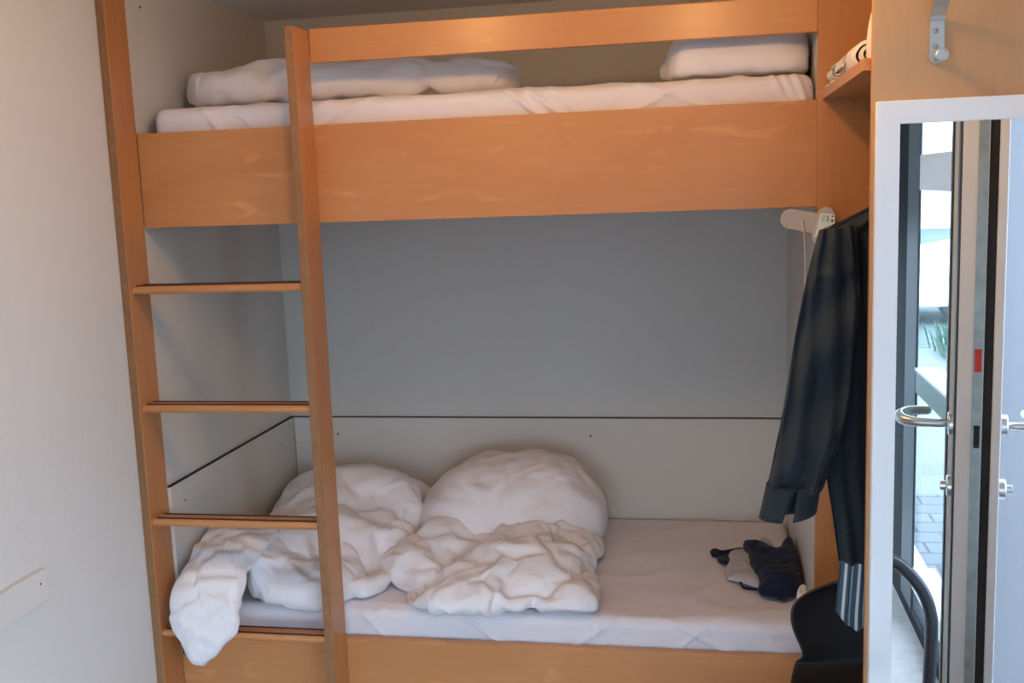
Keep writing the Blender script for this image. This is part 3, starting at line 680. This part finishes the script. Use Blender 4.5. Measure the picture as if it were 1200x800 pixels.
# cuff: an open band, its two ends parted by the slit
m = MB(); rows = []; yc_ = YS-.055
top = [(898, 566), (914, 573), (931, 579), (948, 578), (962, 571)]; bot = [(889, 606), (905, 612), (925, 616.5), (945, 611), (957, 594)]
def cuffpt(a, f):
    # a in 0..1 around the cuff starting and ending at the slit on the front
    ang = -PI/2+.12+(.2-a)*0+a*(2*PI-.24*(.3+f)); ca, sa = math.cos(ang), math.sin(ang)
    A = at(898+(889-898)*f, 566+(606-566)*f, 'y', yc_); B = at(962+(957-962)*f, 571+(600-571)*f, 'y', yc_); C0 = (A+B)/2; h = (B-A)/2
    dn = Vector((0, 0, -.010*f*(1-ca*ca)))
    return C0+h*math.copysign(abs(ca)**.9, ca)+Vector((0, 1, 0))*.034*sa+dn
for i in range(9): rows.append([cuffpt(k/48, i/8) for k in range(49)])
m.grid(rows); cf = m.build('cuff', DARK, dark, smooth=True); s = cf.modifiers.new('solid', 'SOLIDIFY'); s.thickness = .003
# striped shirt behind it, its tails below the dark hem
YT = -.385
def hem2(ca):
    return at(985, 713, 'y', YT).z-.045*math.e**(-((ca+.72)/.22)**2) if ca < -.4 else at(985, 713, 'y', YT).z-.05
tab2 = T([(1035, 250), (1018, 256), (995, 270), (985, 290), (985, 500), (985, 655), (980, 713), (979, 740)], YT)
stp = thing('shirt', 'blue and white striped shirt hanging behind the charcoal one', 'shirt', (XC, YT, hem2(-1)))
torso('torso', YT, tab2, hem2, STRIPE, stp, dep=.040, seed=2.1, uv=True)
for yy, zt, par in ((YS, tab[0][0], dark), (YT, tab2[0][0], stp)):
    h = thing('clothes_hanger', 'white plastic clothes hanger inside the '+('charcoal' if par is dark else 'striped')+' shirt', 'clothes hanger', (XC, yy, zt-.10))
    m = MB(); m.tube([(XC-.19, yy, zt-.085), (XC-.10, yy, zt-.035), (XC-.02, yy, zt-.005), (XC+.02, yy, zt-.005), (XC+.10, yy, zt-.035), (XC+.19, yy, zt-.085)], .006, 10); m.build('shoulder_bar', WFRAME, h, smooth=True)
    m = MB(); ZR_ = 1.885; pts = [(XC, yy, zt-.005), (XC, yy, ZR_-.03)]+[(XC+.0+.0145*math.sin(-b_*PI/180)*1.0, yy, ZR_-.0005+.0-.0145*math.cos(b_*PI/180)+.0) for b_ in range(20, 300, 20)]
    m.tube(pts, .002, 8); m.build('hook', CHROME, h, smooth=True)

# ------------------------------------------------------------------ black moulded chair standing in the wardrobe
YC = -.28
BLK = plain('black_plastic', (.012, .011, .012), .42, bump=.03, bscale=300)
ch = thing('chair', 'black moulded shell chair tucked into the open wardrobe under the shirts', 'chair', (2.13, YC-.15, 0))
XM = 2.145
def edge(u, v, y): p = at(u, v, 'y', y); return (p.z, XM-p.x)
ztop = at(990, 683, 'y', YC).z
sp_ = [(ztop, .0), (ztop-.004, .06), edge(945, 695, YC), edge(930, 705, YC), edge(925, 719, YC), edge(928, 735, YC), edge(935, 750, YC), edge(942, 766, YC-.01), edge(936, 778, YC-.03), edge(934, 790, YC-.05)]
prof = []
for k, (z, hw_) in enumerate(sp_):
    y = YC+.03*min(1, (z-.45)/.25) if z > .5 else YC-(.5-z)*.4
    prof.append((y, z, hw_))
y, z, hw_ = prof[-1]
for dy, dz, w_ in ((-.05, -.035, .19), (-.12, -.045, .20), (-.22, -.04, .205), (-.32, -.035, .195), (-.37, -.045, .18), (-.385, -.06, .15)): prof.append((y+dy, z+dz, w_))
m = MB(); rows = []
for y, z, hw_ in prof:
    rows.append([(XM+hw_*u, y-.035*(abs(u)**2.2)*(hw_/.2)*(1 if z > prof[9][1] else 0)+0, z+(.0 if z > prof[9][1] else .02*abs(u)**2)) for u in [2*k/24-1 for k in range(25)]])
m.grid(rows); o = m.build('shell', BLK, ch, smooth=True)
s = o.modifiers.new('solid', 'SOLIDIFY'); s.thickness = .008; u_ = o.modifiers.new('sub', 'SUBSURF'); u_.levels = 1; u_.render_levels = 2
zs = prof[11][1]-.012
for sx in (-1, 1):
    for ya, yb in ((prof[9][0]-.02, prof[9][0]+.05), (prof[13][0], prof[13][0]-.02)):
        m = MB(); m.tube([(XM+sx*.10, (ya+prof[11][0])/2 if False else ya-.02*(ya > -.4), zs), (XM+sx*.15, ya, zs-.008), (XM+sx*.175, yb, .012)], [.009, .010, .010], 12); lg = m.build('leg', CHROME, ch, smooth=True)
        m = MB(); m.cyl((XM+sx*.1752, yb, 0), (XM+sx*.1752, yb, .02), .013, 14); m.build('foot_cap', BLK, lg)

# tube-framed chair in front of the mirror: only its curved tube shows, in the mirror
TB = plain('dark_grey_tube', (.10, .12, .15), .3, metal=.5)
t2 = thing('chair', 'dark tubular chair whose bent frame shows at the foot of the mirror', 'chair', (2.13, -1.10, 0))
def mz(u, v, y):
    q_ = at(u, v, 'y', 2*(PY0-.0065)-y); return Vector((q_.x, y, q_.z))
cv = [mz(1043, 655, -1.25), mz(1060, 666, -1.25), mz(1076, 684, -1.25), mz(1087, 706, -1.25), mz(1091, 735, -1.25), mz(1088, 800, -1.25)]
xc2 = cv[0].x-.16
right = [Vector((xc2, -1.25, cv[0].z+.012)), Vector((cv[0].x-.07, -1.25, cv[0].z+.009))]+cv+[Vector((cv[-1].x-.002, -1.25, .05)), Vector((cv[-1].x-.002, -1.25, .0))]
def smooth_path(P, n=6):
    out = []
    for i in range(len(P)-1):
        a, b, c, d = P[max(i-1, 0)], P[i], P[i+1], P[min(i+2, len(P)-1)]
        for k in range(n):
            t = k/n; out.append(.5*((2*b)+(c-a)*t+(2*a-5*b+4*c-d)*t*t+(3*b-a-3*c+d)*t**3))
    return out+[P[-1]]
rp_ = smooth_path(right); lp_ = [Vector((2*xc2-p.x, p.y, p.z)) for p in rp_][::-1]
MB().tube(lp_+rp_[1:], .0165, 16).build('back_frame', TB, t2, smooth=True)
xl_, xr_ = lp_[0].x, rp_[-1].x
m = MB(); m.box(xl_+.005, xr_-.005, -1.235, -.90, .43, .455); m.build('seat', BLK, t2, bevel=.01, seg=3)
for xx in (xl_+.02, xr_-.02):
    m = MB(); m.tube([(xx, -1.25, .42), (xx, -.93, .42)], .010, 12); m.build('seat_rail', TB, t2, smooth=True)
    m = MB(); m.tube([(xx, -.93, .42), (xx, -.915, .0)], .0115, 12); m.build('leg', TB, t2, smooth=True)

# ------------------------------------------------------------------ white rounded fitting at the head of the lower bunk
FIT = plain('ivory_plastic', (.50, .45, .42), .5)
p1 = at(927, 256.5, 'y', -.02); p2 = at(962, 263, 'y', -.02)
fit = thing('wall_fitting', 'small ivory plastic fitting with two rounded arms beside the dark shirt', 'fitting', (2.05, -.002, p2.z-.03))
def pill(a, b, r, y0, y1, n=14):
    a = Vector((a[0], 0, a[2])); b = Vector((b[0], 0, b[2])); d = (b-a).normalized(); th0 = math.atan2(d.z, d.x); pts = []
    for k in range(n+1): t = th0-PI/2+PI*k/n; pts.append((b.x+r*math.cos(t), y0, b.z+r*math.sin(t)))
    for k in range(n+1): t = th0+PI/2+PI*k/n; pts.append((a.x+r*math.cos(t), y0, a.z+r*math.sin(t)))
    m = MB(); m.prism(pts, (0, y1-y0, 0)); return m
pill(p1, p2, .0285, -.020, -.008).build('arm', FIT, fit, bevel=.003, seg=3)
MB().cyl((p2.x+.004, -.009, p2.z), (p2.x+.004, -.0008, p2.z), .012).build('mount', FIT, fit)
q1 = at(968.5, 251.5, 'y', -.04); q2 = at(961, 278, 'y', -.04)
pill(q1, q2, .0215, -.040, -.026).build('arm', FIT, fit, bevel=.003, seg=3)
MB().cyl((q1.x-.004, -.027, q1.z-.012), (q1.x-.004, -.019, q1.z-.012), .010).build('hinge', FIT, fit)
st = [at(u, v, 'y', -.0405) for u, v in ((961.5, 249.5), (978.5, 251), (978, 262), (966, 266.5), (954.5, 279), (955, 275))]
m = MB(); m.prism([tuple(p) for p in st], (0, -.0006, 0)); stk = m.build('sticker', plain('pale_sticker', (.80, .88, .80), .5), fit)
PRT = plain('dark_print', (.05, .10, .09), .6)
def mark(u0, v0, u1, v1):
    a = at(u0, v0, 'y', -.0412); b = at(u1, v1, 'y', -.0412); MB().box(a.x, b.x, -.0415, -.0411, b.z, a.z).build('mark', PRT, stk)
for u, v in ((965, 253.5), (964.5, 257.5)):   # two little ring symbols
    c = at(u, v, 'y', -.0413); m = MB(); ring = [Vector((c.x+.0035*math.cos(2*PI*k/16), -.0413, c.z+.0035*math.sin(2*PI*k/16))) for k in range(17)]; m.tube(ring, .0007, 6); m.build('mark', PRT, stk)
mark(969, 252, 969.8, 260); mark(971, 252.3, 971.6, 260); mark(974.5, 252.5, 977, 254); mark(974, 257, 976.5, 260)
cr = [at(u, v, 'y', -.023) for u, v in ((940.5, 258), (942, 270), (943.5, 295), (943.5, 330), (944, 370))]
MB().tube(smooth_path(cr), .0022, 8).build('cord', plain('cream_cord', (.62, .52, .42), .6), fit, smooth=True)

# ------------------------------------------------------------------ linen on the wardrobe shelf
TOW = crease('cream_towel', (.78, .72, .66), .9, .3, 60)
shelf_top = 2.0465
def towel_roll(name, x, r, y0, y1, label, seed, squash=1.0, lift=0):
    """a rolled towel seen end-on: spiral of cloth with thickness, axis along y"""
    m = MB(); rows = []; n = 90; turns = 2.2
    th = r/(turns+.6)*.62
    def P(t, off):
        a = seed+t*turns*2*PI; rr = r*(1-.80*(1-t))-off; rr = max(.001, rr)
        return x+rr*math.cos(a)*1.0, r*squash+rr*math.sin(a)*squash
    sec = [P(k/n, 0) for k in range(n+1)]+[P(1-k/n, th) for k in range(n+1)]
    for j in range(9):
        f = j/8; y = y0+(y1-y0)*f
        rows.append([(a+noise.noise(Vector((a*40, z*40, f*3+seed)))*.003, y+.012*math.sin(i/len(sec)*9+seed)*(1-f), shelf_top+.0005+lift+max(0, z+noise.noise(Vector((a*30, z*30, f*2-seed)))*.002)) for i, (a, z) in enumerate(sec)])
    m.grid(rows, closed=True)
    for e in (rows[0], rows[-1]):
        N2 = len(sec); m.mesh(e, [(k, k+1, N2-2-k, N2-1-k) for k in range(n)])
    o = m.build(name, TOW, smooth=True); return tag(o, label, 'towel')
towel_roll('towel', 2.089, .0225, -.115, -.015, 'rolled cream towel with its open end showing, deepest on the wardrobe shelf', .6, lift=.0125)
towel_roll('towel', 2.100, .031, -.345, -.215, 'second loosely rolled cream towel on the wardrobe shelf', 2.1)
towel_roll('towel', 2.110, .039, -.50, -.37, 'fat cream rolled towel near the front of the wardrobe shelf', 3.6, .95)
V, F = cushion([(2.067,-.19),(2.066,-.10),(2.068,-.02),(2.13,-.012),(2.2,-.02),(2.2,-.19),(2.13,-.20)], .012, 20, zb=shelf_top, p=6)
soft('towel', [(V, F)], TOW, 'flat folded cream cloth at the back of the wardrobe shelf', 'towel')
V, F = cushion([(2.10,-.74),(2.093,-.64),(2.10,-.55),(2.16,-.54),(2.25,-.55),(2.25,-.74),(2.17,-.75)], .15, 26, zb=shelf_top, p=4, hf=lambda x, y: 1+.12*math.sin(x*60))
soft('towel', [(V, F)], TOW, 'tall crumpled cream towel standing at the front edge of the wardrobe shelf', 'towel')
